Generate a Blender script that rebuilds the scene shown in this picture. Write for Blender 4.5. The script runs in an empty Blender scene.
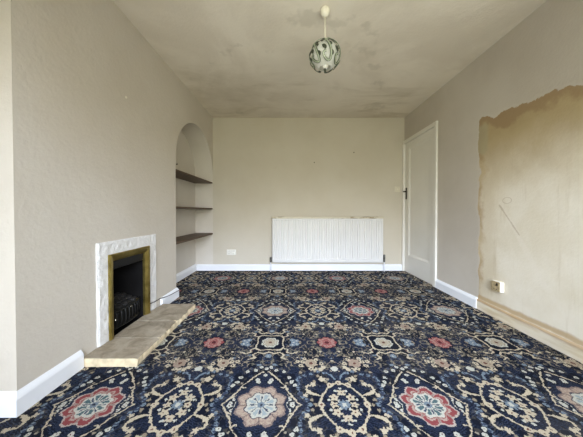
import bpy, bmesh, math, random
from mathutils import Vector, Matrix, noise as mnoise
random.seed(7)
PI = math.pi
S = bpy.context.scene
C = S.collection

# ------------------------------------------------------------------ helpers
def lin(r, g, b):
    def f(c):
        c /= 255.0
        return c/12.92 if c <= .04045 else ((c+.055)/1.055)**2.4
    return (f(r), f(g), f(b), 1.0)

SLANT = False
def obj(name, bm, mats, parent=None, smooth=False, loc=None):
    me = bpy.data.meshes.new(name)
    if SLANT:                                  # the left wall is a little out of square with the room
        for v in bm.verts:
            if v.co.x < -.8 and v.co.y < YB: v.co.x -= .0125*(YB - v.co.y)
    bmesh.ops.recalc_face_normals(bm, faces=bm.faces)
    if loc is not None:
        bmesh.ops.translate(bm, verts=bm.verts, vec=-Vector(loc))
    bm.to_mesh(me); bm.free()
    if not isinstance(mats, (list, tuple)): mats = [mats]
    for m in mats: me.materials.append(m)
    if smooth:
        for p in me.polygons: p.use_smooth = True
    o = bpy.data.objects.new(name, me); C.objects.link(o)
    if loc is not None: o.location = loc
    if parent is not None:
        o.parent = parent
        if loc is None: o.location = -Vector(parent_world(parent))
        else: o.location = Vector(loc) - Vector(parent_world(parent))
    return o

def parent_world(o):
    v = Vector(o.location)
    while o.parent: o = o.parent; v += Vector(o.location)
    return v

def tag(o, label, cat, group=None):
    o['label'] = label; o['category'] = cat
    if group: o['group'] = group
    return o

def thing(name, label, cat, loc, group=None):
    o = bpy.data.objects.new(name, None); C.objects.link(o)
    o.location = loc; o.empty_display_size = .05
    return tag(o, label, cat, group)

def struct(name, bm, m, parent=None, smooth=False):
    o = obj(name, bm, m, parent, smooth)
    o['kind'] = 'structure'
    return o

def box(bm, x0, x1, y0, y1, z0, z1, bevel=0, seg=2):
    b = bmesh.new()
    bmesh.ops.create_cube(b, size=1)
    for v in b.verts:
        v.co = Vector(((x0+x1)/2 + v.co.x*(x1-x0), (y0+y1)/2 + v.co.y*(y1-y0), (z0+z1)/2 + v.co.z*(z1-z0)))
    if bevel:
        bmesh.ops.bevel(b, geom=list(b.edges), offset=bevel, segments=seg, profile=.5, affect='EDGES')
    merge(bm, b)
    return bm

def merge(bm, b):
    me = bpy.data.meshes.new('tmp'); b.to_mesh(me); b.free()
    bm.from_mesh(me); bpy.data.meshes.remove(me)

def quad(bm, *pts):
    bm.faces.new([bm.verts.new(p) for p in pts])

def tube(bm, pts, r, n=8, caps=True):
    pts = [Vector(p) for p in pts]
    rings = []
    up0 = None
    for i, p in enumerate(pts):
        t = (pts[min(i+1, len(pts)-1)] - pts[max(i-1, 0)]).normalized()
        if up0 is None:
            a = Vector((0, 0, 1)) if abs(t.z) < .9 else Vector((1, 0, 0))
            up0 = (a - t*a.dot(t)).normalized()
        else:
            up0 = (up0 - t*up0.dot(t)).normalized()
        s = t.cross(up0)
        rr = r[i] if isinstance(r, (list, tuple)) else r
        rings.append([bm.verts.new(p + (up0*math.cos(2*PI*k/n) + s*math.sin(2*PI*k/n))*rr) for k in range(n)])
    for a, b in zip(rings, rings[1:]):
        for k in range(n):
            bm.faces.new((a[k], a[(k+1) % n], b[(k+1) % n], b[k]))
    if caps:
        bm.faces.new(rings[0]); bm.faces.new(rings[-1])
    return bm

def lathe(bm, prof, cx, cy, n=24):
    rings = []
    for r, z in prof:
        if r < 1e-5: rings.append([bm.verts.new((cx, cy, z))])
        else: rings.append([bm.verts.new((cx+r*math.cos(2*PI*k/n), cy+r*math.sin(2*PI*k/n), z)) for k in range(n)])
    for a, b in zip(rings, rings[1:]):
        for k in range(n):
            k2 = (k+1) % n
            if len(a) == 1 and len(b) == 1: continue
            if len(a) == 1: bm.faces.new((a[0], b[k], b[k2]))
            elif len(b) == 1: bm.faces.new((a[k], a[k2], b[0]))
            else: bm.faces.new((a[k], a[k2], b[k2], b[k]))
    return bm

def prism(bm, poly, z0, z1):
    a = [bm.verts.new((x, y, z0)) for x, y in poly]
    b = [bm.verts.new((x, y, z1)) for x, y in poly]
    n = len(poly)
    bm.faces.new(a); bm.faces.new(b)
    for k in range(n): bm.faces.new((a[k], a[(k+1) % n], b[(k+1) % n], b[k]))
    return bm

def sweep(bm, path, prof):
    """prof: (offset to the right of travel, z); mitred along a 2-D path"""
    path = [Vector(p) for p in path]
    rings = []
    for i, p in enumerate(path):
        ns = []
        if i > 0: d = (path[i]-path[i-1]).normalized(); ns.append(Vector((d.y, -d.x)))
        if i < len(path)-1: d = (path[i+1]-path[i]).normalized(); ns.append(Vector((d.y, -d.x)))
        if len(ns) == 2:
            m = (ns[0]+ns[1]).normalized(); m = m/m.dot(ns[0])
        else: m = ns[0]
        rings.append([bm.verts.new((p.x+m.x*o, p.y+m.y*o, z)) for o, z in prof])
    n = len(prof)
    for a, b in zip(rings, rings[1:]):
        for k in range(n): bm.faces.new((a[k], a[(k+1) % n], b[(k+1) % n], b[k]))
    bm.faces.new(rings[0]); bm.faces.new(rings[-1])
    return bm

# ------------------------------------------------------------------ node expression builder
class N:
    def __init__(s, name):
        s.m = bpy.data.materials.new(name); s.m.use_nodes = True
        s.t = s.m.node_tree; s.t.nodes.clear()
        s.out = s.t.nodes.new('ShaderNodeOutputMaterial')
    def node(s, typ, **kw):
        n = s.t.nodes.new(typ)
        for k, v in kw.items(): setattr(n, k, v)
        return n
    def put(s, sock, v):
        if isinstance(v, E): s.t.links.new(v.s, sock)
        elif isinstance(v, bpy.types.NodeSocket): s.t.links.new(v, sock)
        else: sock.default_value = v
    def math(s, op, a, b=None, c=None, clamp=False):
        n = s.node('ShaderNodeMath', operation=op, use_clamp=clamp)
        s.put(n.inputs[0], a)
        if b is not None: s.put(n.inputs[1], b)
        if c is not None: s.put(n.inputs[2], c)
        return E(s, n.outputs[0])
    def vmath(s, op, a, b=None, scale=None, val=False):
        n = s.node('ShaderNodeVectorMath', operation=op)
        s.put(n.inputs[0], a)
        if b is not None: s.put(n.inputs[1], b)
        if scale is not None: s.put(n.inputs['Scale'], scale)
        return E(s, n.outputs['Value' if val else 'Vector'])
    def pos(s):
        return E(s, s.node('ShaderNodeTexCoord').outputs['Object'])
    def xyz(s, v):
        n = s.node('ShaderNodeSeparateXYZ'); s.put(n.inputs[0], v)
        return [E(s, o) for o in n.outputs]
    def vec(s, x, y, z=0.0):
        n = s.node('ShaderNodeCombineXYZ')
        for i, v in enumerate((x, y, z)): s.put(n.inputs[i], v)
        return E(s, n.outputs[0])
    def noise(s, v, scale, detail=3, rough=.5, color=False, dist=0.0):
        n = s.node('ShaderNodeTexNoise'); s.put(n.inputs['Vector'], v)
        n.inputs['Scale'].default_value = scale; n.inputs['Detail'].default_value = detail
        n.inputs['Roughness'].default_value = rough; n.inputs['Distortion'].default_value = dist
        return E(s, n.outputs['Color' if color else 'Fac'])
    def mix(s, f, a, b):
        n = s.node('ShaderNodeMix', data_type='RGBA')
        s.put(n.inputs[0], f); s.put(n.inputs[6], a); s.put(n.inputs[7], b)
        return E(s, n.outputs[2])
    def mrange(s, v, a, b, c=0.0, d=1.0):
        n = s.node('ShaderNodeMapRange', interpolation_type='SMOOTHSTEP')
        s.put(n.inputs[0], v)
        for i, q in enumerate((a, b, c, d)): s.put(n.inputs[i+1], q)
        return E(s, n.outputs[0])
    def ramp(s, v, stops, const=False):
        n = s.node('ShaderNodeValToRGB'); s.put(n.inputs[0], v)
        r = n.color_ramp
        if const: r.interpolation = 'CONSTANT'
        while len(r.elements) < len(stops): r.elements.new(1.0)
        for e, (p, c) in zip(r.elements, stops): e.position = p; e.color = c
        return E(s, n.outputs[0])
    def bump(s, h, strength, dist=.01):
        n = s.node('ShaderNodeBump'); s.put(n.inputs['Height'], h)
        n.inputs['Strength'].default_value = strength; n.inputs['Distance'].default_value = dist
        return n.outputs[0]
    def bsdf(s, col, rough=.7, normal=None, metal=0.0, spec=.3, **kw):
        n = s.node('ShaderNodeBsdfPrincipled')
        s.put(n.inputs['Base Color'], col); s.put(n.inputs['Roughness'], rough)
        n.inputs['Metallic'].default_value = metal
        n.inputs['Specular IOR Level'].default_value = spec
        for k, v in kw.items(): n.inputs[k].default_value = v
        if normal is not None: s.t.links.new(normal, n.inputs['Normal'])
        s.t.links.new(n.outputs[0], s.out.inputs[0])
        return s.m

class E:
    def __init__(s, n, sock): s.n = n; s.s = sock
    def __add__(s, o): return s.n.math('ADD', s, o)
    __radd__ = __add__
    def __sub__(s, o): return s.n.math('SUBTRACT', s, o)
    def __rsub__(s, o): return s.n.math('SUBTRACT', o, s)
    def __mul__(s, o): return s.n.math('MULTIPLY', s, o)
    __rmul__ = __mul__
    def __truediv__(s, o): return s.n.math('DIVIDE', s, o)
    def __lt__(s, o): return s.n.math('LESS_THAN', s, o)
    def __gt__(s, o): return s.n.math('GREATER_THAN', s, o)
    def abs(s): return s.n.math('ABSOLUTE', s)
    def min(s, o): return s.n.math('MINIMUM', s, o)
    def max(s, o): return s.n.math('MAXIMUM', s, o)
    def cos(s): return s.n.math('COSINE', s)
    def sin(s): return s.n.math('SINE', s)
    def floor(s): return s.n.math('FLOOR', s)

def simple(name, rgb, rough=.6, metal=0.0, spec=.3, nscale=30, namp=.06, bump=0.0, bscale=200, **kw):
    n = N(name); p = n.pos()
    c = lin(*rgb)
    f = n.noise(p, nscale, 3)
    dark = tuple(x*(1-namp*2) for x in c[:3]) + (1,)
    lite = tuple(min(1, x*(1+namp*2)) for x in c[:3]) + (1,)
    col = n.mix(f, dark, lite)
    nb = n.bump(n.noise(p, bscale, 2), bump, .003) if bump else None
    return n.bsdf(col, rough, nb, metal, spec, **kw)

# ------------------------------------------------------------------ dimensions (metres, camera over the origin)
H = 2.40
XL, XN, XR = -1.213, -1.49, 1.795        # chimney breast face, alcove back, right wall
YB, YR, YC = 3.75, -0.42, 1.075           # back wall, rear (window) wall, chimney breast corner
A0, A1, AZ = 2.56, 3.75, 1.465            # arched alcove
FY0, FY1, FZ0, FZ1 = 1.641, 2.003, 0.0, .592   # fire opening

# ------------------------------------------------------------------ materials
def wall_mat(name, rgb, rgb2, bump=.25, scale=55):
    n = N(name); p = n.pos()
    f = n.noise(p, 1.3, 4, .6)
    col = n.mix(n.mrange(f, .3, .72), lin(*rgb), lin(*rgb2))
    sp = n.noise(p, 9, 4, .7)
    col = n.mix(n.mrange(sp, .62, .8, 0, .25), col, lin(rgb2[0]-14, rgb2[1]-16, rgb2[2]-18))
    h = n.noise(p, scale, 5, .62) + n.noise(p, 7, 2)*.6
    return n.bsdf(col, .75, n.bump(h, bump, .012), 0, .25)

M = {}
M['wall'] = wall_mat('plaster_beige', (206, 199, 188), (199, 191, 178), .3, 40)
M['wallback'] = wall_mat('plaster_magnolia', (206, 199, 184), (199, 191, 174), .15, 40)
M['niche'] = wall_mat('alcove_paint', (214, 208, 198), (206, 199, 187), .12, 40)
M['white'] = simple('white_gloss_paint', (236, 238, 242), .32, 0, .5, 4, .03, .04, 60)
M['doorwhite'] = simple('door_paint', (226, 223, 214), .4, 0, .45, 3, .03, .04, 50)
M['radwhite'] = simple('radiator_enamel', (222, 221, 218), .4, 0, .4, 5, .03)
M['plastic'] = simple('white_plastic', (232, 230, 222), .35, 0, .5, 40, .02)
M['darkmetal'] = simple('dark_metal', (52, 48, 42), .45, .7, .5, 60, .1)
M['chrome'] = simple('chrome', (200, 198, 192), .18, 1, .5, 60, .03)
M['valve'] = simple('aged_valve_metal', (105, 104, 100), .4, .6, .5, 60, .1)
M['black'] = simple('matt_black_metal', (20, 20, 20), .5, .2, .4, 40, .2, .1, 120)
M['soot'] = simple('sooty_firebox', (17, 16, 16), .9, 0, .1, 9, .35, .3, 30)
M['coal'] = simple('coal', (40, 38, 37), .75, 0, .3, 35, .35, .5, 60)
M['cable'] = simple('black_cable', (28, 27, 26), .5, 0, .4)
M['switch'] = simple('old_switch_plastic', (216, 209, 190), .4, 0, .4)
M['slot'] = simple('socket_slot', (40, 38, 36), .5)
M['lampcream'] = simple('lamp_cream_plastic', (228, 222, 206), .35, 0, .4)

def m_ceiling():
    n = N('ceiling_paint'); p = n.pos()
    f = n.noise(p, 1.1, 5, .6, dist=.6)
    col = n.mix(n.mrange(f, .42, .62), lin(228, 220, 206), lin(216, 207, 192))
    x, y, z = n.xyz(p)
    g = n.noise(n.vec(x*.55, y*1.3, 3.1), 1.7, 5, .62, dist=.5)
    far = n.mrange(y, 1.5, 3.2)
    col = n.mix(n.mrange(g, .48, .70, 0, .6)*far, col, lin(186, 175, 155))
    pt = n.noise(n.vec(x, y, 9.0), 2.6, 4, .6)                        # grey filler patches
    col = n.mix(n.mrange(pt, .6, .68, 0, .32), col, lin(172, 164, 148))
    return n.bsdf(col, .85, n.bump(n.noise(p, 45, 4, .6) + n.noise(p, 5, 2), .18, .012), 0, .15)
M['ceiling'] = m_ceiling()

def m_right():
    n = N('right_wall_stripped'); p = n.pos()
    x, y, z = n.xyz(p)
    f = n.noise(p, 1.3, 4, .6)
    paint = n.mix(n.mrange(f, .3, .7), lin(200, 193, 182), lin(190, 182, 170))
    e1 = n.noise(n.vec(1.3, y*1.0, z*.9), 5.5, 5, .6) - .5
    e2 = n.noise(n.vec(7.3, y*1.0, z), 9, 4, .6) - .5
    ztop = 1.715 + (y-1.458)*.09
    dl = 2.262 - y + e1*.12
    dt = ztop - z + e1*.22
    d = dl.min(dt)
    inside = n.mrange(d, -.004, .006)
    cream_f = n.noise(p, 2.2, 5, .65)
    cream = n.mix(n.mrange(cream_f, .35, .68), lin(238, 231, 215), lin(228, 219, 198))
    streak = n.noise(n.vec(1.0, y*6, z*.5), 3, 4, .6)                 # vertical paste streaks
    cream = n.mix(n.mrange(streak, .55, .75, 0, .4), cream, lin(196, 182, 152))
    # tan rim of old paste
    wid = .022 + e2*.13 + n.mrange(z, .5, 1.7, 0, .02) + n.mrange((y - 1.96).abs(), .04, .2, .07, 0)*n.mrange(z, 1.5, 1.7)
    rim = n.mrange(d - wid + e1*.05, -.01, .05, 1, 0)
    tan = n.mix(n.mrange(n.noise(p, 6, 4, .6), .38, .62), lin(176, 152, 116), lin(198, 180, 146))
    rimtop = n.mrange(z + e2*.2, 1.35, 1.62)
    # soft second tan zone
    zone = n.mrange(d + e1*.3, .10, .32, .36, 0)
    col = n.mix(zone, cream, lin(190, 172, 136))
    toptint = n.mrange(z + e1*.35, 1.0, 1.66, 0, .9)                       # brown tint, strongest at the top, fading lower down
    col = n.mix(toptint, col, n.mix(n.noise(p, 3.5, 4, .6), lin(160, 139, 99), lin(188, 168, 126)))
    col = n.mix(rim*.85, col, n.mix(rimtop, tan, lin(158, 134, 102)))
    # greyish green block left of the upper rim
    gb = n.mrange((z-1.60).abs() + e2*.12, .10, .15, 1, 0)*n.mrange(y + e1*.05, 2.15, 2.19)
    col = n.mix(gb*.75, col, lin(176, 166, 136))
    # scraped pale diagonal mark
    def seg(a, b):
        ba = (0, b[0]-a[0], b[1]-a[1]); L2 = ba[1]**2+ba[2]**2
        pa = n.vmath('SUBTRACT', n.vec(0.0, y, z), (0, a[0], a[1]))
        h = n.math('MULTIPLY', n.vmath('DOT_PRODUCT', pa, ba, val=True), 1/L2, clamp=True)
        pr = n.vmath('SUBTRACT', pa, n.vmath('SCALE', ba, scale=h))
        return n.vmath('LENGTH', pr, val=True)
    sc = n.mrange(seg((2.03, 1.0), (1.67, .40)) + e2*.03, .010, .03, 1, 0)
    col = n.mix(sc*.6, col, lin(236, 228, 212))
    sc2 = n.mrange(seg((2.04, .98), (1.86, .74)) + e2*.04, .002, .010, 1, 0)
    col = n.mix(sc2*.55, col, lin(180, 162, 128))
    ring = n.mrange(((n.vmath('DISTANCE', n.vec(0.0, y, z*1.6), (0, 1.97, 1.63), val=True)) - .04).abs(), .001, .006, 1, 0)
    col = n.mix(ring*.4, col, lin(170, 150, 116))
    col = n.mix(inside, paint, col)
    # pale lip where paint ends
    lip = n.mrange((d+.012).abs() + e2*.03, .004, .016, 1, 0)
    col = n.mix(lip*.14, col, lin(216, 208, 192))
    # glue line over the bare base strip
    gl = n.mrange((z - .118 + e2*.03).abs(), .008, .03, 1, 0)*inside
    col = n.mix(gl*.75, col, lin(186, 156, 110))
    h = n.noise(p, 55, 5, .62) + n.noise(p, 7, 2)*.6 - inside*1.2
    return n.bsdf(col, .78, n.bump(h, .18, .012), 0, .2)
M['right'] = m_right()

def m_strip():
    n = N('bare_base_strip'); p = n.pos(); x, y, z = n.xyz(p)
    f = n.noise(n.vec(x, y*.8, z*6), 4, 4, .6)
    col = n.mix(n.mrange(f, .35, .7), lin(232, 222, 202), lin(212, 196, 164))
    top = n.mrange(z + f*.04, .082, .105)
    col = n.mix(top*.7, col, lin(176, 142, 98))
    return n.bsdf(col, .7, n.bump(f, .2, .01))
M['strip'] = m_strip()

def m_surround():
    n = N('rough_white_plaster'); p = n.pos()
    h = n.noise(p, 38, 4, .6, dist=.4)
    col = n.mix(h, lin(212, 210, 208), lin(234, 233, 231))
    return n.bsdf(col, .6, n.bump(h, .7, .012), 0, .3)
M['surround'] = m_surround()

def m_brass():
    n = N('aged_brass'); p = n.pos()
    f = n.noise(p, 14, 4, .6)
    col = n.mix(n.mrange(f, .35, .65), lin(150, 134, 74), lin(176, 158, 94))
    return n.bsdf(col, n.mrange(f, .3, .7, .32, .45), None, 1.0, .5)
M['brass'] = m_brass()

def m_stone():
    n = N('hearth_stone'); p = n.pos()
    f = n.noise(p, 8, 5, .65, dist=.8)
    col = n.mix(n.mrange(f, .35, .66), lin(168, 157, 140), lin(136, 124, 106))
    g = n.noise(p, 26, 4, .7)
    col = n.mix(n.mrange(g, .55, .72, 0, .5), col, lin(120, 106, 88))
    x, y, z = n.xyz(p)
    return n.bsdf(col, .8, n.bump(f + g*.5, .5, .01), 0, .2)
M['stone'] = m_stone()
M['stoneedge_lit'] = simple('split_stone_edge_lit', (208, 190, 158), .85, 0, .2, 22, .3, .8, 50)  # rough split edge; window light on outer faces put into its paler colour
M['mortar'] = simple('mortar', (58, 52, 46), .9, 0, .1)

def m_wood():
    n = N('dark_shelf_wood'); p = n.pos(); x, y, z = n.xyz(p)
    f = n.noise(n.vec(x*14, y*1.2, z*14), 3, 4, .6)
    col = n.mix(f, lin(58, 42, 30), lin(98, 74, 54))
    return n.bsdf(col, .5, None, 0, .4)
M['wood'] = m_wood()

def m_radtop():
    n = N('stained_enamel'); p = n.pos(); x, y, z = n.xyz(p)
    f = n.noise(n.vec(x, y, z*3), 7, 4, .65)
    col = n.mix(n.mrange(f + n.mrange(x, .7, 1.1)*.08, .54, .68), lin(204, 196, 174), lin(146, 130, 98))
    return n.bsdf(col, .4, None, 0, .4)
M['radtop'] = m_radtop()

def m_glass():
    n = N('window_glass')
    t = n.node('ShaderNodeBsdfTransparent'); g = n.node('ShaderNodeBsdfGlossy')
    g.inputs['Roughness'].default_value = .02
    t.inputs[0].default_value = (.95, .97, .96, 1)
    fr = n.node('ShaderNodeFresnel'); fr.inputs[0].default_value = 1.45
    mx = n.node('ShaderNodeMixShader')
    n.t.links.new(fr.outputs[0], mx.inputs[0]); n.t.links.new(t.outputs[0], mx.inputs[1]); n.t.links.new(g.outputs[0], mx.inputs[2])
    n.t.links.new(mx.outputs[0], n.out.inputs[0])
    return n.m
M['glass'] = m_glass()

def m_shadeglass():
    n = N('frosted_shade_glass'); p = n.pos()
    f = n.noise(p, 30, 3)
    col = n.mix(f, lin(240, 242, 236), lin(250, 250, 247))
    d = n.node('ShaderNodeBsdfDiffuse'); t = n.node('ShaderNodeBsdfTranslucent'); tr = n.node('ShaderNodeBsdfTransparent')
    n.put(d.inputs[0], col); n.put(t.inputs[0], col)
    a = n.node('ShaderNodeMixShader'); a.inputs[0].default_value = .5
    n.t.links.new(d.outputs[0], a.inputs[1]); n.t.links.new(t.outputs[0], a.inputs[2])
    b = n.node('ShaderNodeMixShader'); b.inputs[0].default_value = .06
    n.t.links.new(a.outputs[0], b.inputs[1]); n.t.links.new(tr.outputs[0], b.inputs[2])
    n.t.links.new(b.outputs[0], n.out.inputs[0])
    return n.m
M['shadeglass'] = m_shadeglass()
M['scroll'] = simple('sage_scroll_metal', (158, 166, 146), .4, .1, .5, 50, .15)
M['scrolldark'] = simple('dark_leaf_metal', (66, 72, 58), .45, .3, .5, 50, .2)

# ------------------------------------------------------------------ the carpet
def m_carpet():
    n = N('patterned_carpet')
    P = n.pos()
    X, Y, Z = n.xyz(P)
    wob = n.vmath('SUBTRACT', n.noise(P, 75, 3, .65, True), (.5, .5, .5))
    wx, wy, _ = n.xyz(wob)
    ax = (X + .139 + wx*.028)/.8
    ay = (Y - 1.127 + wy*.028)/1.09
    ix = (ax + .5).floor(); iy = (ay + .5).floor()
    u = (ax - ix).abs()*.8            # 0 = round medallion column, .4 = framed flower column
    v = (ay - iy).abs()*1.09          # 0 = big row, .545 = rosette row
    odd = n.math('MODULO', (ix + iy*2).abs(), 2.0) > .5
    ixb = ax.floor()
    p = n.vec(u, v)
    def dist(c): return n.vmath('DISTANCE', p, (c[0], c[1], 0), val=True)
    def dots(cs):
        d = dist(cs[0])
        for c in cs[1:]: d = d.min(dist(c))
        return d
    def seg(a, b):
        ba = (b[0]-a[0], b[1]-a[1], 0); L2 = ba[0]**2+ba[1]**2
        pa = n.vmath('SUBTRACT', p, (a[0], a[1], 0))
        h = n.math('MULTIPLY', n.vmath('DOT_PRODUCT', pa, ba, val=True), 1/L2, clamp=True)
        return n.vmath('LENGTH', n.vmath('SUBTRACT', pa, n.vmath('SCALE', ba, scale=h)), val=True)
    def poly(*ls):
        d = None
        for l in ls:
            for a, b in zip(l, l[1:]):
                s = seg(a, b); d = s if d is None else d.min(s)
        return d
    def ang(c): return n.math('ARCTAN2', v - c[1], u - c[0])
    cream = lin(200, 187, 163); creamd = lin(156, 143, 122); peach = lin(168, 146, 132)
    ltb = lin(120, 134, 148); slate = lin(60, 70, 92); navy = lin(21, 25, 38); navy2 = lin(38, 46, 66)
    whiteb = lin(200, 199, 188); red = lin(146, 74, 76); pink = lin(172, 132, 124); olive = lin(104, 100, 82)
    teal = lin(84, 108, 114); rust = lin(108, 72, 62)
    # ground + hatch
    st = n.math('FRACT', (u*.5 + v)/.011) < .42
    brk = n.noise(p, 9, 2) > .47
    col = n.mix(st*brk, navy, lin(48, 57, 80))
    # filler flowers and scrolls (mirrored with the repeat)
    vo = n.node('ShaderNodeTexVoronoi'); n.put(vo.inputs['Vector'], p); vo.inputs['Scale'].default_value = 31
    vo.inputs['Randomness'].default_value = .8
    vd = E(n, vo.outputs['Distance']); vc = n.xyz(E(n, vo.outputs['Color']))
    ns = n.noise(p, 15, 2, .5); ns2 = n.noise(n.vmath('ADD', p, (3.3, 7.1, 0)), 12, 2, .5)
    scroll = (ns - .5).abs() < .016
    scroll2 = (ns2 - .52).abs() < .011
    dA = dist((0, 0)); dB = dist((.4, 0)); dW = dist((0, .545)); dR = dist((.4, .545))
    # inside of the pointed frame is quiet
    ogee = u/.185 + v/.245
    quiet = (ogee < 1.12).max(dB < .155)
    busy = 1.0 - quiet
    upper = n.mrange(v, .22, .30)
    col = n.mix(scroll2*busy*upper, col, creamd)
    col = n.mix(scroll*busy*(.25 + upper*.75), col, lin(122, 116, 102))
    fl = (vd < .33)*busy*(vc[0] > .34)
    fcol = n.ramp(vc[1], [(0, slate), (.26, ltb), (.42, cream), (.64, creamd), (.78, rust), (.88, navy2)], True)
    col = n.mix(fl*(.6 + upper*.4), col, fcol)
    col = n.mix((vd < .12)*fl, col, navy)
    # blue bell garlands between the columns
    bells = [(.187, .19), (.183, .165), (.180, .135), (.182, .105), (.190, .075), (.205, .05), (.222, .028), (.235, .0),
             (.30, .235), (.335, .225), (.255, .215), (.22, .205)]
    bd = dots(bells)
    col = n.mix(bd < .0125, col, n.mix(n.noise(p, 60, 1) > .5, ltb, slate))
    # two blue arcs above the framed flower
    col = n.mix(poly([(.385, .175), (.372, .205), (.345, .228)]) < .0055, col, ltb)
    # cream ogee frame round the round medallion, with hooks
    thick = n.noise(p, 24, 1)*.009 - .0005
    fr = poly([(.012, .236), (.03, .222), (.062, .19), (.085, .158), (.116, .122), (.128, .085), (.152, .05), (.176, .012)],
              [(.116, .122), (.104, .108), (.094, .112)], [(.176, .012), (.192, .0)], [(.152, .05), (.134, .047), (.126, .06)])
    col = n.mix(fr < thick, col, cream)
    # white flower garlands
    gar = [(.0, .207), (.038, .168), (.134, .033), (.150, .007), (.105, .236), (.06, .247), (.028, .276), (.134, .187), (.147, .153),
           (.0, .262), (.165, .128), (.03, .152), (.118, .012)]
    gd = dots(gar)
    col = n.mix(gd < .015, col, navy); col = n.mix(gd < .0115, col, whiteb)
    col = n.mix(gd < .0028, col, rust)
    # rounded frame of the flower column
    fb = poly([(.40, .146), (.352, .128), (.325, .092), (.301, .055), (.288, .022), (.286, .0)])
    col = n.mix(fb < thick + .0015, col, cream)
    knots = dots([(.40, .146), (.352, .130), (.29, .0)])
    col = n.mix(knots < .017, col, cream); col = n.mix(knots < .005, col, rust)
    # horn leaves
    hl = poly([(.296, .058), (.262, .066), (.236, .082)])
    hl2 = poly([(.236, .082), (.224, .10), (.229, .122), (.238, .130), (.244, .124)])
    col = n.mix((hl < .0035 + (.296-u).abs()*.13).max(hl2 < .0055), col, cream)
    # eight star flowers inside
    def star(c, r, k=5, amp=.26): return (dist(c) + (ang(c)*k + c[1]*40).cos()*(r*amp)) < r
    wav = (ang((.4, 0))*8).cos()
    sg = n.noise(P, 130, 1)*.012 - .006
    st8 = [(.40, .076), (.359, .045), (.351, .0)]
    col = n.mix(star(st8[0], .020).max(star(st8[1], .020)).max(star(st8[2], .017)), col, cream)
    col = n.mix(dots(st8) < .0045, col, rust)
    col = n.mix(dots([(.372, .088), (.330, .030), (.378, .022), (.40, .106)]) + sg < .0075, col, whiteb)
    # sprigs in the hatched ground between the frames
    col = n.mix(star((.315, .175), .019).max(star((.262, .135), .014)).max(star((.218, .06), .012)), col, cream)
    col = n.mix(dots([(.295, .20), (.335, .155), (.27, .16), (.245, .03), (.262, .0), (.20, .23)]) + sg < .009, col, creamd)
    col = n.mix(dB < .026 + wav*.005, col, ltb); col = n.mix(dB < .012, col, whiteb)
    # star over the frame and cream stars beside it
    stars = dots([(.40, .266), (.318, .255), (.285, .262), (.335, .275)])
    col = n.mix(stars + sg < .015, col, cream)
    col = n.mix(dist((.40, .262)) < .022, col, whiteb)
    # rosette pairs
    rp = dist((.267, .313)); a = ang((.267, .313))
    r1 = rp + (a*7).cos()*.003
    col = n.mix(r1 < .050, col, navy)
    col = n.mix(r1 < .038, col, n.mix(odd, lin(178, 162, 142), peach)); col = n.mix((rp - .022).abs() < .003, col, creamd); col = n.mix(rp < .011, col, rust)
    cl = dots([(.205, .29), (.218, .325), (.262, .262), (.300, .345), (.23, .355), (.33, .31), (.185, .33)])
    col = n.mix(cl + sg < .0145, col, cream); col = n.mix(cl < .005, col, navy)
    # white rosette in a stepped cream square
    aw = ang((0, .545)); sq = dW*(1.0 + (aw*4).cos()*.14)
    col = n.mix(sq < .118, col, navy)
    col = n.mix((sq - .100).abs() < .0055, col, cream)
    rw = dW + (aw*8).cos()*.004
    col = n.mix(rw < .060, col, whiteb); col = n.mix((rw - .045).abs() < .004, col, creamd); col = n.mix(rw < .036, col, lin(178, 166, 146))
    col = n.mix(dW < .012, col, rust)
    sw = poly([(.10, .47), (.125, .455), (.118, .43), (.15, .41), (.185, .43)], [(.0, .43), (.04, .41), (.07, .43), (.10, .40), (.085, .37), (.12, .35)])
    col = n.mix(sw < thick + .001, col, cream)
    bb = dots([(.165, .545), (.185, .525), (.155, .515), (.0, .385)])
    col = n.mix(bb < .020, col, ltb); col = n.mix(bb < .006, col, whiteb)
    # red rosette
    ar = ang((.4, .545)); rr = dR + (ar*9).cos()*.005
    col = n.mix(rr < .078, col, navy); col = n.mix(rr < .066, col, n.mix(n.noise(p, 70, 1) > .52, red, pink))
    col = n.mix((rr - .045).abs() < .004, col, lin(172, 140, 130)); col = n.mix(dR < .016, col, lin(92, 40, 44))
    # the round medallion
    aa = ang((0, 0))
    lob = dA + (aa*8).cos()*.010
    col = n.mix(lob < .132, col, navy2)
    base = n.mix(n.noise(P, 95, 2) > .5, peach, lin(186, 168, 152))
    redb = n.mix((lob - .098).abs() < .014, lin(184, 164, 154), red)
    redb = n.mix((aa*8).cos() > .86, redb, lin(178, 156, 146))
    outer = n.mix(odd, base, redb)
    col = n.mix(lob < .117, col, outer)
    col = n.mix(((aa*8).cos() > .955)*(lob < .117), col, n.mix(odd, lin(120, 104, 100), lin(150, 130, 124)))
    col = n.mix((lob - .112).abs() < .004, col, n.mix(odd, lin(136, 118, 112), lin(186, 174, 166)))
    inn = dA + (aa*8).cos()*.006
    col = n.mix(inn < .078, col, n.mix(odd, lin(74, 70, 84), lin(158, 108, 104)))
    col = n.mix(inn < .072, col, whiteb)
    pet = ((aa*8).cos() < -.25)*((dA - .045).abs() < .018)
    col = n.mix(pet, col, n.mix(odd, lin(160, 172, 176), teal))
    pet2 = ((aa*8).cos() > .8)*(dA < .055)
    col = n.mix(pet2, col, lin(60, 72, 96))
    col = n.mix(dA < .018, col, ltb); col = n.mix(dA < .008, col, lin(50, 54, 70))
    # woven pile: slight tuft variation
    tuft = n.noise(P, 420, 1)
    col = n.mix(n.mrange(tuft, .3, .7, .45, 0), col, lin(24, 26, 34))
    wear = n.noise(P, 1.6, 3)
    col = n.mix(n.mrange(wear, .45, .8, 0, .12), col, lin(120, 112, 98))
    return n.bsdf(col, .95, n.bump(tuft, .35, .004), 0, .05)
M['carpet'] = m_carpet()

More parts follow.
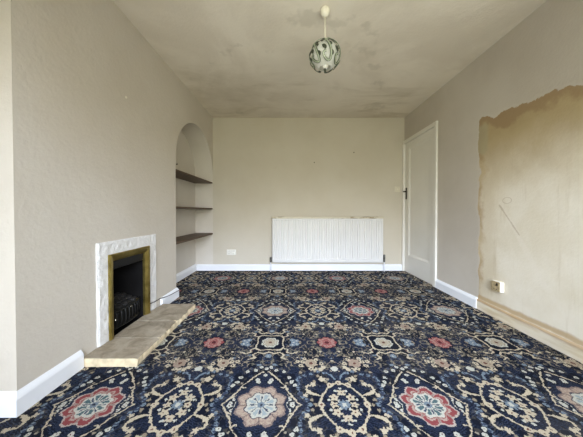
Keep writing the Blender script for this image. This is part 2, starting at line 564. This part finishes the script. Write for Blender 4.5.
# ------------------------------------------------------------------ the room
bm = bmesh.new(); quad(bm, (XN, YR, 0), (XR, YR, 0), (XR, YB, 0), (XN, YB, 0)); struct('floor', bm, M['carpet'])
bm = bmesh.new(); box(bm, XN-.1, XR+.1, YR-.1, YB+.1, H, H+.12); struct('ceiling', bm, M['ceiling'])
bm = bmesh.new(); box(bm, XN-.1, XR+.1, YB, YB+.12, 0, H); struct('wall_back', bm, M['wallback'])

SLANT = True
# left wall: alcove wall near the window, chimney breast with fire opening, arched alcove
bm = bmesh.new()
quad(bm, (XN, YR, 0), (XN, YC, 0), (XN, YC, H), (XN, YR, H))
quad(bm, (XN, YC, 0), (XL, YC, 0), (XL, YC, H), (XN, YC, H))
def strip(y0, y1, z0, z1): quad(bm, (XL, y0, z0), (XL, y1, z0), (XL, y1, z1), (XL, y0, z1))
strip(YC, FY0, 0, H); strip(FY0, FY1, FZ1, H); strip(FY1, A0, 0, H)
R = (A1-A0)/2; cy = (A0+A1)/2; NA = 40
arc = [(cy - R*math.cos(PI*k/NA), AZ + R*math.sin(PI*k/NA)) for k in range(NA+1)]
for (ya, za), (yb, zb) in zip(arc, arc[1:]):
    quad(bm, (XL, ya, za), (XL, yb, zb), (XL, yb, H), (XL, ya, H))
bmesh.ops.remove_doubles(bm, verts=bm.verts, dist=1e-5)
struct('wall_left', bm, M['wall'])
# inside of the alcove (jamb, vault, back)
bm = bmesh.new()
quad(bm, (XL, A0, 0), (XN, A0, 0), (XN, A0, AZ), (XL, A0, AZ))
for (ya, za), (yb, zb) in zip(arc, arc[1:]):
    quad(bm, (XL, ya, za), (XL, yb, zb), (XN, yb, zb), (XN, ya, za))
    quad(bm, (XN, ya, 0), (XN, yb, 0), (XN, yb, zb), (XN, ya, za))
quad(bm, (XN, A1-.003, 0), (XL, A1-.003, 0), (XL, A1-.003, AZ), (XN, A1-.003, AZ))
struct('wall_alcove', bm, M['niche'])

SLANT = False
# right wall with door opening
DY0, DY1, DZ = 2.945, 3.715, 1.985
bm = bmesh.new()
box(bm, XR, XR+.12, YR, DY0, 0, H); box(bm, XR, XR+.12, DY0, DY1, DZ, H); box(bm, XR, XR+.12, DY1, YB, 0, H)
box(bm, XR+.06, XR+.12, DY0-.002, DY1+.002, 0, DZ+.002)
box(bm, XR, XR+.12, YR, YB, -.05, -.001)
struct('wall_right', bm, M['right'])

# rear wall with the window
WX0, WX1, WZ0, WZ1 = -.95, 1.55, .22, 2.08
bm = bmesh.new()
box(bm, XN-.1, WX0, YR-.2, YR, 0, H); box(bm, WX1, XR+.1, YR-.2, YR, 0, H)
box(bm, WX0, WX1, YR-.2, YR, 0, WZ0); box(bm, WX0, WX1, YR-.2, YR, WZ1, H)
struct('wall_rear', bm, M['wallback'])
bm = bmesh.new()
fw = .055; yf0, yf1 = YR-.14, YR-.08
box(bm, WX0, WX1, yf0, yf1, WZ0, WZ0+fw); box(bm, WX0, WX1, yf0, yf1, WZ1-fw, WZ1)
for x in (WX0, WX0+.85-fw/2, WX1-.85-fw/2, WX1-fw): box(bm, x, x+fw, yf0, yf1, WZ0+fw, WZ1-fw)
box(bm, WX0-.04, WX1+.04, YR-.08, YR+.05, WZ0-.03, WZ0)
win = struct('window_1', bm, M['white'])
bm = bmesh.new(); box(bm, WX0+.02, WX1-.02, YR-.115, YR-.109, WZ0+.02, WZ1-.02)
obj('pane', bm, M['glass'], win)

# skirting boards
SK = [(0, 0), (.020, 0), (.020, .078), (.016, .088), (.008, .100), (.004, .106), (0, .106)]
SLANT = True
bm = bmesh.new(); sweep(bm, [(XN, YC-.0), (XL, YC-.0), (XL, 1.400)], SK)
sweep(bm, [(XL, 2.253), (XL, A0), (XN, A0), (XN, YB-.003)], SK)
sweep(bm, [(XN, YR), (XN, YC-.021)], SK)
struct('baseboard_left', bm, M['white'])
SLANT = False
bm = bmesh.new(); sweep(bm, [(XN+.021, YB-.003), (XR-.024, YB-.003)], [(o, z*.93) for o, z in SK]); struct('baseboard_back', bm, M['white'])
bm = bmesh.new(); sweep(bm, [(XR, 2.894), (XR, 2.262)], SK); struct('baseboard_right', bm, M['white'])
bm = bmesh.new(); sweep(bm, [(XR, 2.260), (XR, 1.6), (XR, 1.0), (XR, YR)], [(0, 0), (.013, 0), (.013, .088), (.006, .096), (0, .096)])
struct('trim_1', bm, M['strip'])

# ------------------------------------------------------------------ door
bm = bmesh.new()
aw = .05
prof_t = .024
box(bm, XR-prof_t, XR-.0005, DY0-aw, DY0+.006, 0, DZ-.006, .004)
box(bm, XR-prof_t-.012, XR-.0005, DY1-.008, YB-.001, 0, DZ-.006, .004)
box(bm, XR-prof_t-.001, XR-.0005, DY0-aw-.0006, YB-.001, DZ-.0065, DZ+.045, .005)
door = struct('door_1', bm, M['doorwhite'])          # the architrave; leaf and furniture are its children
bm = bmesh.new()
lx0, lx1 = XR-.004, XR+.036
y0, y1, z0, z1 = DY0+.007, DY1-.010, .008, DZ-.007
py0, py1, pz0, pz1 = y0+.108, y1-.108, .262, 1.885
box(bm, lx0, lx1, y0, py0, z0, z1, .002); box(bm, lx0, lx1, py1, y1, z0, z1, .002)
box(bm, lx0, lx1, py0, py1, z0, pz0, .002); box(bm, lx0, lx1, py0, py1, pz1, z1, .002)
leaf = obj('door_leaf', bm, M['doorwhite'], door); leaf['kind'] = 'structure'
bm = bmesh.new()
mw = .026
ring0 = [(lx0+.002, py0, pz0), (lx0+.002, py1, pz0), (lx0+.002, py1, pz1), (lx0+.002, py0, pz1)]
ring1 = [(lx0+.016, py0+mw, pz0+mw), (lx0+.016, py1-mw, pz0+mw), (lx0+.016, py1-mw, pz1-mw), (lx0+.016, py0+mw, pz1-mw)]
a = [bm.verts.new(q) for q in ring0]; b = [bm.verts.new(q) for q in ring1]
for k in range(4): bm.faces.new((a[k], a[(k+1) % 4], b[(k+1) % 4], b[k]))
bm.faces.new(b)
obj('door_panel', bm, M['doorwhite'], door)['kind'] = 'structure'
# lever handle on a long dark plate
hy, hz = y1-.04, 1.235
bm = bmesh.new(); box(bm, lx0-.006, lx0, hy-.019, hy+.019, hz-.115, hz+.06, .003)
plate = obj('handle_plate', bm, M['darkmetal'], door)
bm = bmesh.new()
tube(bm, [(lx0-.005, hy, hz), (lx0-.045, hy, hz), (lx0-.052, hy-.01, hz), (lx0-.053, hy-.06, hz-.002), (lx0-.05, hy-.10, hz-.004)], [.008, .007, .008, .008, .006], 10)
obj('door_handle', bm, M['darkmetal'], door, True)

SLANT = True
# ------------------------------------------------------------------ fireplace surround, fire, hearth
fire = thing('fireplace', 'inset fireplace with white plaster surround, brass frame and dark coals', 'fireplace', (XL, (FY0+FY1)/2, .05))
bm = bmesh.new()
sy0, sy1, sz1 = 1.517, 2.173, .722
def lines(*ks):
    out = [ks[0]]
    for a, b in zip(ks, ks[1:]):
        m = max(2, round((b-a)/.0125)); out += [a+(b-a)*q/m for q in range(1, m+1)]
    return out
ys = lines(sy0, FY0, FY1, sy1); zs = lines(.052, FZ1, sz1); vs = {}
for i, y in enumerate(ys):
    for j, z in enumerate(zs):
        edge = i in (0, len(ys)-1) or j == len(zs)-1
        d = .013 + .0035*mnoise.noise((y*28, z*28, 2)) + .0015*mnoise.noise((y*70, z*70, 6))
        jy = .004*mnoise.noise((z*14, y*3, 5)) if edge else 0
        vs[i, j] = bm.verts.new((XL+(.007 if edge else d), y+jy, z+(jy if j == len(zs)-1 else 0)))
for i in range(len(ys)-1):
    for j in range(len(zs)-1):
        if FY0-1e-4 < ys[i] < FY1-1e-4 and zs[j] < FZ1-1e-4: continue
        bm.faces.new((vs[i, j], vs[i+1, j], vs[i+1, j+1], vs[i, j+1]))
for v in [v for v in bm.verts if not v.link_faces]: bm.verts.remove(v)
ex = bmesh.ops.extrude_edge_only(bm, edges=[e for e in bm.edges if e.is_boundary])
for v in [q for q in ex['geom'] if isinstance(q, bmesh.types.BMVert)]: v.co.x = XL+.0005
obj('plaster_surround', bm, M['surround'], fire)['label'] = 'rough white plaster surround'
bm = bmesh.new()                                   # firebox, open to the room
bx = XL-.25
fq = [(XL, FY0), (bx, FY0+.05), (bx, FY1-.05), (XL, FY1)]
for (xa, ya), (xb, yb) in zip(fq, fq[1:]): quad(bm, (xa, ya, .0), (xb, yb, .0), (xb, yb, FZ1), (xa, ya, FZ1))
bm.faces.new([bm.verts.new((x, y, FZ1)) for x, y in fq]); bm.faces.new([bm.verts.new((x, y, .004)) for x, y in fq])
obj('firebox', bm, M['soot'], fire)
bm = bmesh.new()                                   # brass frame: bevelled three-sided section
bo = [(1.597, .0535), (1.597, .633), (2.047, .633), (2.047, .0535)]
fwid = .050
sec = [(0.0, .0145), (0.0, .026), (.008, .032), (.030, .026), (fwid, .012), (fwid, -.004)]   # (inward, out of wall)
def fr_pt(i, inn, out):
    y = (bo[i][0] + inn) if i < 2 else (bo[i][0] - inn)
    z = bo[i][1] if i in (0, 3) else bo[i][1] - inn
    return (XL+out, y, z)
rings = [[bm.verts.new(fr_pt(i, a, b)) for a, b in sec] for i in range(4)]
for a, b in zip(rings, rings[1:]):
    for k in range(len(sec)-1): bm.faces.new((a[k], a[k+1], b[k+1], b[k]))
obj('brass_frame', bm, M['brass'], fire)
bm = bmesh.new()                                   # hood
hp = [(XL+.004, FZ1-.002), (XL-.004, .520), (XL-.012, .516), (XL-.09, FZ1-.002)]
for y in (FY0+.002, FY1-.002): pass
va = [bm.verts.new((x, FY0+.003, z)) for x, z in hp]; vb = [bm.verts.new((x, FY1-.003, z)) for x, z in hp]
bm.faces.new(va); bm.faces.new(vb)
for k in range(4): bm.faces.new((va[k], va[(k+1) % 4], vb[(k+1) % 4], vb[k]))
obj('hood', bm, M['black'], fire)
ym = (FY0+FY1)/2; hw = (FY1-FY0)/2-.012
def bow(t, z, out=.03): return (XL-.035+out*(1-t*t), ym+hw*t, z)
bm = bmesh.new()
for z, r in ((.205, .009), (.085, .008)): tube(bm, [bow(-1+2*k/16, z) for k in range(17)], r, 8)
obj('grate_rail', bm, M['black'], fire, True)
for k in range(9):
    t = -.88+1.76*k/8
    bm = bmesh.new(); x, y, _ = bow(t, 0)
    tube(bm, [(x, y, .085), (x+.008, y, .13), (x+.006, y, .17), (x, y, .205)], .0055, 6)
    obj('grate_bar', bm, M['black'], fire, True)
bm = bmesh.new(); box(bm, XL-.21, XL-.045, FY0+.045, FY1-.045, .05, .175, .008); obj('coal_tray', bm, M['black'], fire)
rnd = random.Random(3)
for i in range(4):
    for j in range(6):
        b = bmesh.new(); bmesh.ops.create_icosphere(b, subdivisions=2, radius=1)
        s = rnd.uniform(.024, .033); sd = rnd.uniform(0, 99)
        rot = Matrix.Rotation(rnd.uniform(0, 6), 3, Vector((rnd.random(), rnd.random(), .5)).normalized())
        cx = XL-.06-i*.042+rnd.uniform(-.006, .006); cyy = ym-.135+j*.054+rnd.uniform(-.006, .006)
        if i == 3: cyy = ym + (cyy-ym)*.86
        cz = .195+i*.017+rnd.uniform(-.005, .008)
        for v in b.verts:
            q = rot @ v.co
            q = q*(1+.28*mnoise.noise(q*1.6+Vector((sd, 0, 0))))
            v.co = Vector((cx+q.x*s, cyy+q.y*s*1.15, cz+q.z*s*.85))
        obj('coal', b, M['coal'], fire)
for y, z in ((1.692, .150), (1.83, .195)):
    b = bmesh.new(); bmesh.ops.create_uvsphere(b, u_segments=12, v_segments=8, radius=.007)
    x = XL-.035+.03*(1-((y-ym)/hw)**2)+.012
    bmesh.ops.translate(b, verts=b.verts, vec=(x, y, z)); obj('control_knob', b, M['chrome'], fire, True)

hearth = thing('hearth', 'low rough-edged stone slab hearth on the carpet before the fire', 'hearth', ((XL-.88)/2, 1.83, 0))
def slab(y0, y1, notch=False):
    b = bmesh.new()
    x0, x1 = XL+.001, -.880
    pts = []
    if notch: pts += [(x0, y0), ]
    ny = max(6, int((y1-y0)/.012))
    front = []
    for k in range(ny+1):
        y = y0+(y1-y0)*k/ny
        front.append((x1 + .010*mnoise.noise((y*18, 1.5, 0)) + .006*mnoise.noise((y*55, 4.5, 0)), y))
    nx = 16
    P2 = []
    for k in range(ny+1):
        xb = x0
        if notch and front[k][1] > 2.174: xb = XL+.022
        if y0 < sy1 and front[k][1] < sy1 and front[k][1] > sy0: xb = XL+.0005
        P2.append([(xb+(front[k][0]-xb)*i/nx, front[k][1]) for i in range(nx+1)])
    top = [[b.verts.new((x, y, .050 + (.0025*mnoise.noise((x*12, y*12, 0)) if 0 < i < nx else -.002 if i == nx else 0))) for i, (x, y) in enumerate(r)] for r in P2]
    for r0, r1 in zip(top, top[1:]):
        for i in range(nx): b.faces.new((r0[i], r0[i+1], r1[i+1], r1[i]))
    bnd = [e for e in b.edges if e.is_boundary]
    g = bmesh.ops.extrude_edge_only(b, edges=bnd)
    vs = [q for q in g['geom'] if isinstance(q, bmesh.types.BMVert)]
    for v in vs: v.co.z = .026; v.co.x += .007*mnoise.noise((v.co.y*40, 9, 0)) if v.co.x > -.9 else 0
    g = bmesh.ops.extrude_edge_only(b, edges=[e for e in b.edges if e.is_boundary])
    for v in [q for q in g['geom'] if isinstance(q, bmesh.types.BMVert)]:
        v.co.z = .0005
        if v.co.x > -.9: v.co.x = -.886 + .008*mnoise.noise((v.co.y*30, 3, 7))
    b.normal_update()
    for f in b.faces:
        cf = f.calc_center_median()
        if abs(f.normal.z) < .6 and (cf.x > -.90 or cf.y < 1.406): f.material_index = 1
    obj('stone_slab', b, [M['stone'], M['stoneedge_lit']], hearth)
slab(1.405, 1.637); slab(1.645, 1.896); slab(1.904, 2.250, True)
for yj in (1.641, 1.900):
    b = bmesh.new(); box(b, XL+.03, -.905, yj-.006, yj+.006, .001, .041); obj('mortar_joint', b, M['mortar'], hearth)

# black cable along the skirting
bm = bmesh.new()
tube(bm, [(XL+.024, 2.052, .128), (XL+.023, 2.10, .122), (XL+.023, 2.17, .1175), (XL+.012, 2.22, .1115), (XL+.0245, 2.32, .095), (XL+.0245, 2.42, .085), (XL+.0245, 2.57, .076), (XL+.018, A0+.0245, .075), (XL-.1, A0+.0245, .07)], .0035, 6)
o = obj('cable', bm, M['cable'], None, True, (XL+.02, 2.25, .1)); tag(o, 'thin black cable running along the skirting from fireplace to alcove', 'cable')

# ------------------------------------------------------------------ alcove shelves
for zt, zb, lab in ((1.388, 1.370, 'dark wood shelf at the top of the arched alcove, above eye level'),
                    (.984, .964, 'thin dark wood shelf in the middle of the arched alcove'),
                    (.594, .570, 'dark wood shelf lowest in the arched alcove, nearest the floor')):
    b = bmesh.new(); box(b, XN+.001, XL-.004, A0+.002, A1-.005, zb, zt, .002)
    o = obj('shelf', b, M['wood'], None, False, ((XN+XL)/2, cy, zb)); tag(o, lab, 'shelf', 'alcove shelves')

SLANT = False
# ------------------------------------------------------------------ radiator
RX0, RX1, RZ0, RZ1 = -.276, 1.437, .141, .852
RF = 3.650
rad = thing('radiator', 'long white ribbed panel radiator with stained top on the back wall', 'radiator', ((RX0+RX1)/2, YB, 0))
bm = bmesh.new()
nf = 46; pitch = (RX1-RX0-.03)/nf
xs = [(RX0, .02), (RX0+.004, .004), (RX0+.012, 0)]
for k in range(nf):
    x = RX0+.015+k*pitch
    xs += [(x+.002, 0), (x+.007, .016), (x+.014, .016), (x+.019, 0)]
xs += [(RX1-.012, 0), (RX1-.004, .004), (RX1, .02)]
rows = [(RZ0, 0, .012), (RZ0+.006, 0, .002), (RZ0+.045, 0, 0), (RZ0+.062, 1, 0), (RZ1-.062, 1, 0), (RZ1-.045, 0, 0), (RZ1-.026, 0, 0)]
gv = []
for z, f, off in rows:
    gv.append([bm.verts.new((x, RF + off + (d if (f or d > .0165 or i < 3 or i > len(xs)-4) else 0), z)) for i, (x, d) in enumerate(xs)])
for a, b in zip(gv, gv[1:]):
    for i in range(len(xs)-1): bm.faces.new((a[i], a[i+1], b[i+1], b[i]))
bk = [[bm.verts.new((RX0, RF+.045, z)) for z in (RZ0, RZ1-.026)], [bm.verts.new((RX1, RF+.045, z)) for z in (RZ0, RZ1-.026)]]
bm.faces.new((bk[0][0], bk[1][0], bk[1][1], bk[0][1]))
bm.faces.new((gv[0][0], gv[-1][0], bk[0][1], bk[0][0])); bm.faces.new((gv[0][-1], gv[-1][-1], bk[1][1], bk[1][0]))
bm.faces.new([*gv[0], bk[1][0], bk[0][0]])
obj('ribbed_panel', bm, M['radwhite'], rad)
bm = bmesh.new()
box(bm, RX0-.004, RX1+.004, RF-.010, RF+.05, RZ1-.030, RZ1, .004)
o = obj('top_cover', bm, M['radtop'], rad); o['label'] = 'brown-stained top cover'
for x in (RX0+.25, (RX0+RX1)/2, RX1-.25):
    bm = bmesh.new(); box(bm, x-.02, x+.02, RF+.045, YB-.001, .25, .75, .003); obj('wall_bracket', bm, M['white'], rad)
for sx, hh, xx in ((-1, .05, RX0-.022), (1, .085, RX1+.022)):
    bm = bmesh.new()
    tube(bm, [(xx - sx*.03, RF+.025, .172), (xx, RF+.025, .172)], .009, 10)
    lathe(bm, [(0, .145), (.013, .147), (.015, .16), (.015, .185), (.012, .19), (.016, .192), (.017, .172+hh), (.012, .178+hh), (0, .18+hh)], xx, RF+.025, 16)
    obj('valve', bm, M['valve'], rad, True)
    bm = bmesh.new(); tube(bm, [(xx, RF+.025, .15), (xx, RF+.025, .001)], .0065, 8); obj('pipe', bm, M['white'], rad, True)

# ------------------------------------------------------------------ sockets and switch
def double_socket(cx, cz):
    t = thing('wall_socket', 'white double wall socket low on the back wall left of the radiator', 'socket', (cx, YB, cz))
    b = bmesh.new(); box(b, cx-.073, cx+.073, YB-.012, YB-.0005, cz-.043, cz+.043, .004); obj('face_plate', b, M['plastic'], t)
    for s in (-1, 1):
        b = bmesh.new(); box(b, cx+s*.052-.007, cx+s*.052+.007, YB-.016, YB-.012, cz+.008, cz+.03, .002); obj('rocker', b, M['plastic'], t)
    for a0, a1, c0, c1 in ((-.036, -.032, .008, .018), (-.046, -.040, -.016, -.011), (-.028, -.022, -.016, -.011)):
        b = bmesh.new(); box(b, cx+a0, cx+a1, YB-.0128, YB-.0118, cz+c0, cz+c1); obj('pin_slot', b, M['slot'], t)
double_socket(-.925, .288)
b = bmesh.new(); box(b, -.925+.016, -.925+.056, YB-.050, YB-.0123, .25, .294, .006)
o = obj('plug', b, M['plastic'], None, False, (-.889, YB-.03, .25)); tag(o, 'small white plug pushed into the double socket on the back wall', 'plug')

t = thing('wall_socket', 'single socket with brown brassy face and white backing box on the stripped right wall', 'socket', (XR, 2.028, .288))
b = bmesh.new(); box(b, XR-.032, XR-.0005, 1.985, 2.071, .245, .331, .004); obj('backing_box', b, M['plastic'], t)
M['socketface'] = simple('bronzed_socket_face', (176, 158, 122), .5, 0, .5, 45, .3)
b = bmesh.new(); box(b, XR-.038, XR-.0325, 1.987, 2.069, .247, .329, .002); obj('face_plate', b, M['socketface'], t)
b = bmesh.new(); box(b, XR-.042, XR-.038, 2.005, 2.018, .296, .318, .001); obj('rocker', b, M['darkmetal'], t)
for a0, a1, c0, c1 in ((2.025, 2.031, .292, .304), (2.010, 2.019, .262, .268), (2.037, 2.046, .262, .268)):
    b = bmesh.new(); box(b, XR-.0392, XR-.0378, a0, a1, c0, c1); obj('pin_slot', b, M['slot'], t)

t = thing('light_switch', 'small square cream light switch on the back wall beside the door', 'light switch', (1.687, YB, 1.28))
b = bmesh.new(); box(b, 1.644, 1.730, YB-.010, YB-.0005, 1.237, 1.323, .003); obj('face_plate', b, M['switch'], t)
b = bmesh.new(); box(b, 1.682, 1.692, YB-.015, YB-.010, 1.27, 1.29, .002); obj('rocker', b, M['lampcream'], t)

# nails left in the walls
def nail(x, y, z, d, lab):
    b = bmesh.new(); p = Vector((x, y, z)); d = Vector(d)
    tube(b, [p-d*.0005, p+d*.010], .004, 8); tube(b, [p+d*.010, p+d*.013], .0085, 10)
    o = obj('nail', b, M['darkmetal'], None, False, (x, y, z)); tag(o, lab, 'nail')
nail(.38, YB-.001, 1.698, (0, -1, 0), 'small nail in the back wall above the middle of the radiator')
nail(1.0, YB-.001, 1.855, (0, -1, 0), 'small nail high on the back wall, nearer the door')
nail(XL+.001, 2.54, 1.432, (1, 0, 0), 'dark nail at the edge of the arch by the top shelf')

b = bmesh.new(); tube(b, [(-1.2378, 1.806, 1.788), (-1.231, 1.806, 1.788)], [.009, .007], 10)
o = obj('wall_plug', b, M['lampcream'], None, False, (-1.2378, 1.806, 1.788)); tag(o, 'small pale plug stuck in the left wall high above the fireplace', 'wall plug')

# ------------------------------------------------------------------ pendant light
LX, LY = .255, 1.75
pend = thing('pendant_light', 'pendant ceiling lamp with a globe shade of sage green scrolls', 'pendant light', (LX, LY, H))
b = bmesh.new(); lathe(b, [(0, H-.001), (.030, H-.001), (.034, H-.012), (.033, H-.034), (.024, H-.050), (.012, H-.058), (0, H-.059)], LX, LY); obj('ceiling_rose', b, M['lampcream'], pend, True)
b = bmesh.new(); tube(b, [(LX, LY, H-.055), (LX, LY, 2.17)], .004, 8); obj('flex', b, M['lampcream'], pend, True)
b = bmesh.new(); lathe(b, [(0, 2.175), (.006, 2.172), (.016, 2.160), (.018, 2.13), (.018, 2.10), (0, 2.10)], LX, LY, 16); obj('lamp_holder', b, M['lampcream'], pend, True)
SR, SC, SQ = .113, 2.058, .90
def sph(th, ph, r=SR):           # th from the top pole
    return Vector((LX+r*math.sin(th)*math.cos(ph), LY+r*math.sin(th)*math.sin(ph), SC+r*math.cos(th)*SQ))
NT, NP = 14, 32
b = bmesh.new()
g = [[b.verts.new(sph(.25+(2.72-.25)*i/NT, 2*PI*k/NP, SR-.010)) for k in range(NP)] for i in range(NT+1)]
for i in range(NT):
    for k in range(NP): b.faces.new((g[i][k], g[i][(k+1) % NP], g[i+1][(k+1) % NP], g[i+1][k]))
glass = obj('shade', b, M['shadeglass'], pend, True)
def ribbon(pts, wid, th=.0015, lift=0):
    b = bmesh.new(); c = Vector((LX, LY, SC)); rows = []
    for i, p in enumerate(pts):
        t = (pts[min(i+1, len(pts)-1)]-pts[max(i-1, 0)]).normalized(); nn = (p-c).normalized(); s = t.cross(nn).normalized()
        w = wid[i] if isinstance(wid, list) else wid
        p = p + nn*lift
        rows.append([b.verts.new(p+s*w+nn*th), b.verts.new(p-s*w+nn*th), b.verts.new(p-s*w-nn*th), b.verts.new(p+s*w-nn*th)])
    for a, q in zip(rows, rows[1:]):
        for k in range(4): b.faces.new((a[k], a[(k+1) % 4], q[(k+1) % 4], q[k]))
    b.faces.new(rows[0]); b.faces.new(rows[-1])
    return b
NB = 7
for k in range(NB):
    ph0 = 2*PI*k/NB - PI/2 + .25
    # long band from the crown, sweeping round and curling back in a hook near the bottom rim
    pts = []
    for i in range(34):
        s = i/33
        if s < .68:
            q = s/.68; th = .12+2.2*q; ph = ph0 + .95*math.sin(q*PI/2)
        else:
            q = (s-.68)/.32*PI*1.25
            th = 2.32 - .34*(1-math.cos(q))*.55 + .18*math.sin(q); ph = ph0 + .95 - .26*(1-math.cos(q)) - .10*math.sin(q)
        pts.append(sph(th, ph, SR+.001))
    W = [.0085*math.sin(min(1, .25+i/16)*PI/2) for i in range(34)]
    obj('scroll_band', ribbon(pts, W), M['scrolldark'], glass)
    bm2 = ribbon(pts, [w*.58 for w in W], .0015, .0018)
    obj('scroll_inlay', bm2, M['scroll'], glass)
    # short counter scroll crossing the long one
    pts = [sph(.55+.75*i/14, ph0+.25-.62*math.sin(i/14*PI/2), SR+.004) for i in range(15)]
    obj('scroll_band', ribbon(pts, [.001+.006*math.sin(PI*i/14) for i in range(15)]), M['scroll'], glass)
    for th0, dp, ln, wd in ((.80, .10, .34, .010), (1.42, .32, .36, .012), (1.75, -.05, .34, .010), (1.15, -.18, .30, .008)):
        pts = [sph(th0+ln*i/8, ph0+dp+.20*math.sin(i/8*PI*.7), SR-.003) for i in range(9)]
        obj('leaf', ribbon(pts, [.0008+wd*math.sin(PI*(i/8)**.8) for i in range(9)], .0012), M['scrolldark'], glass)
b = bmesh.new(); lathe(b, [(0, 2.11), (.014, 2.105), (.016, 2.08), (.028, 2.05), (.031, 2.02), (.026, 1.99), (.014, 1.972), (0, 1.968)], LX, LY, 20)
M['bulb'] = simple('opal_bulb', (240, 238, 230), .25, 0, .5); obj('bulb', b, M['bulb'], pend, True)
b = bmesh.new(); lathe(b, [(0, 1.972), (.007, 1.968), (.008, 1.955), (.004, 1.945), (0, 1.943)], LX, LY, 12); obj('finial', b, M['scrolldark'], pend, True)
b = bmesh.new(); lathe(b, [(.006, 2.182), (.020, 2.172), (.030, 2.156), (.028, 2.152), (.004, 2.165)], LX, LY, 20); obj('shade_cap', b, M['scroll'], pend, True)

# ------------------------------------------------------------------ daylight
w = bpy.data.worlds.new('overcast_sky'); S.world = w; w.use_nodes = True
nt = w.node_tree; nt.nodes.clear()
tc = nt.nodes.new('ShaderNodeTexCoord'); sx = nt.nodes.new('ShaderNodeSeparateXYZ'); mr = nt.nodes.new('ShaderNodeMapRange')
rp = nt.nodes.new('ShaderNodeValToRGB'); bg = nt.nodes.new('ShaderNodeBackground'); ou = nt.nodes.new('ShaderNodeOutputWorld')
nt.links.new(tc.outputs['Generated'], sx.inputs[0]); nt.links.new(sx.outputs[2], mr.inputs[0])
mr.inputs[1].default_value = -1; mr.inputs[2].default_value = 1
el = rp.color_ramp.elements                     # bright paving near by, dim garden at eye level, overcast sky above
el[0].position = 0.165; el[0].color = (0.304, 0.301, 0.295, 1)
el[1].position = 0.91; el[1].color = (0.464, 0.474, 0.487, 1)
for pp, cc in ((0.289, (0.142, 0.138, 0.107, 1)), (0.435, (0.096, 0.093, 0.067, 1)), (0.535, (0.232, 0.225, 0.204, 1)), (0.6, (0.38, 0.382, 0.42, 1)), (0.671, (0.659, 0.725, 0.921, 1)), (0.787, (0.459, 0.489, 0.526, 1))):
    e = el.new(pp); e.color = cc
nt.links.new(mr.outputs[0], rp.inputs[0]); nt.links.new(rp.outputs[0], bg.inputs[0]); bg.inputs[1].default_value = 45.6
nt.links.new(bg.outputs[0], ou.inputs[0])
ld = bpy.data.lights.new('window_portal', 'AREA'); ld.shape = 'RECTANGLE'; ld.size = WX1-WX0; ld.size_y = WZ1-WZ0
ld.cycles.is_portal = True
lo = bpy.data.objects.new('window_portal', ld); C.objects.link(lo)
lo.location = ((WX0+WX1)/2, YR-.21, (WZ0+WZ1)/2); lo.rotation_euler = (PI/2, 0, 0)

# ------------------------------------------------------------------ camera
cd = bpy.data.cameras.new('camera'); cam = bpy.data.objects.new('camera', cd); C.objects.link(cam)
cd.sensor_width = 36; cd.sensor_fit = 'HORIZONTAL'; cd.lens = 238/583*36; cd.clip_start = .02
cam.location = (0, 0, .923); cam.rotation_euler = (math.radians(90-.8), 0, 0)
cd.shift_x = 1.5/583; cd.shift_y = -3.18/583
S.camera = cam
S.view_settings.view_transform = 'Standard'; S.view_settings.look = 'None'; S.view_settings.gamma = 1
S.view_settings.use_curve_mapping = False
S.view_settings.exposure = 0.0
S.cycles.max_bounces = 16; S.cycles.diffuse_bounces = 10; S.cycles.use_denoising = True
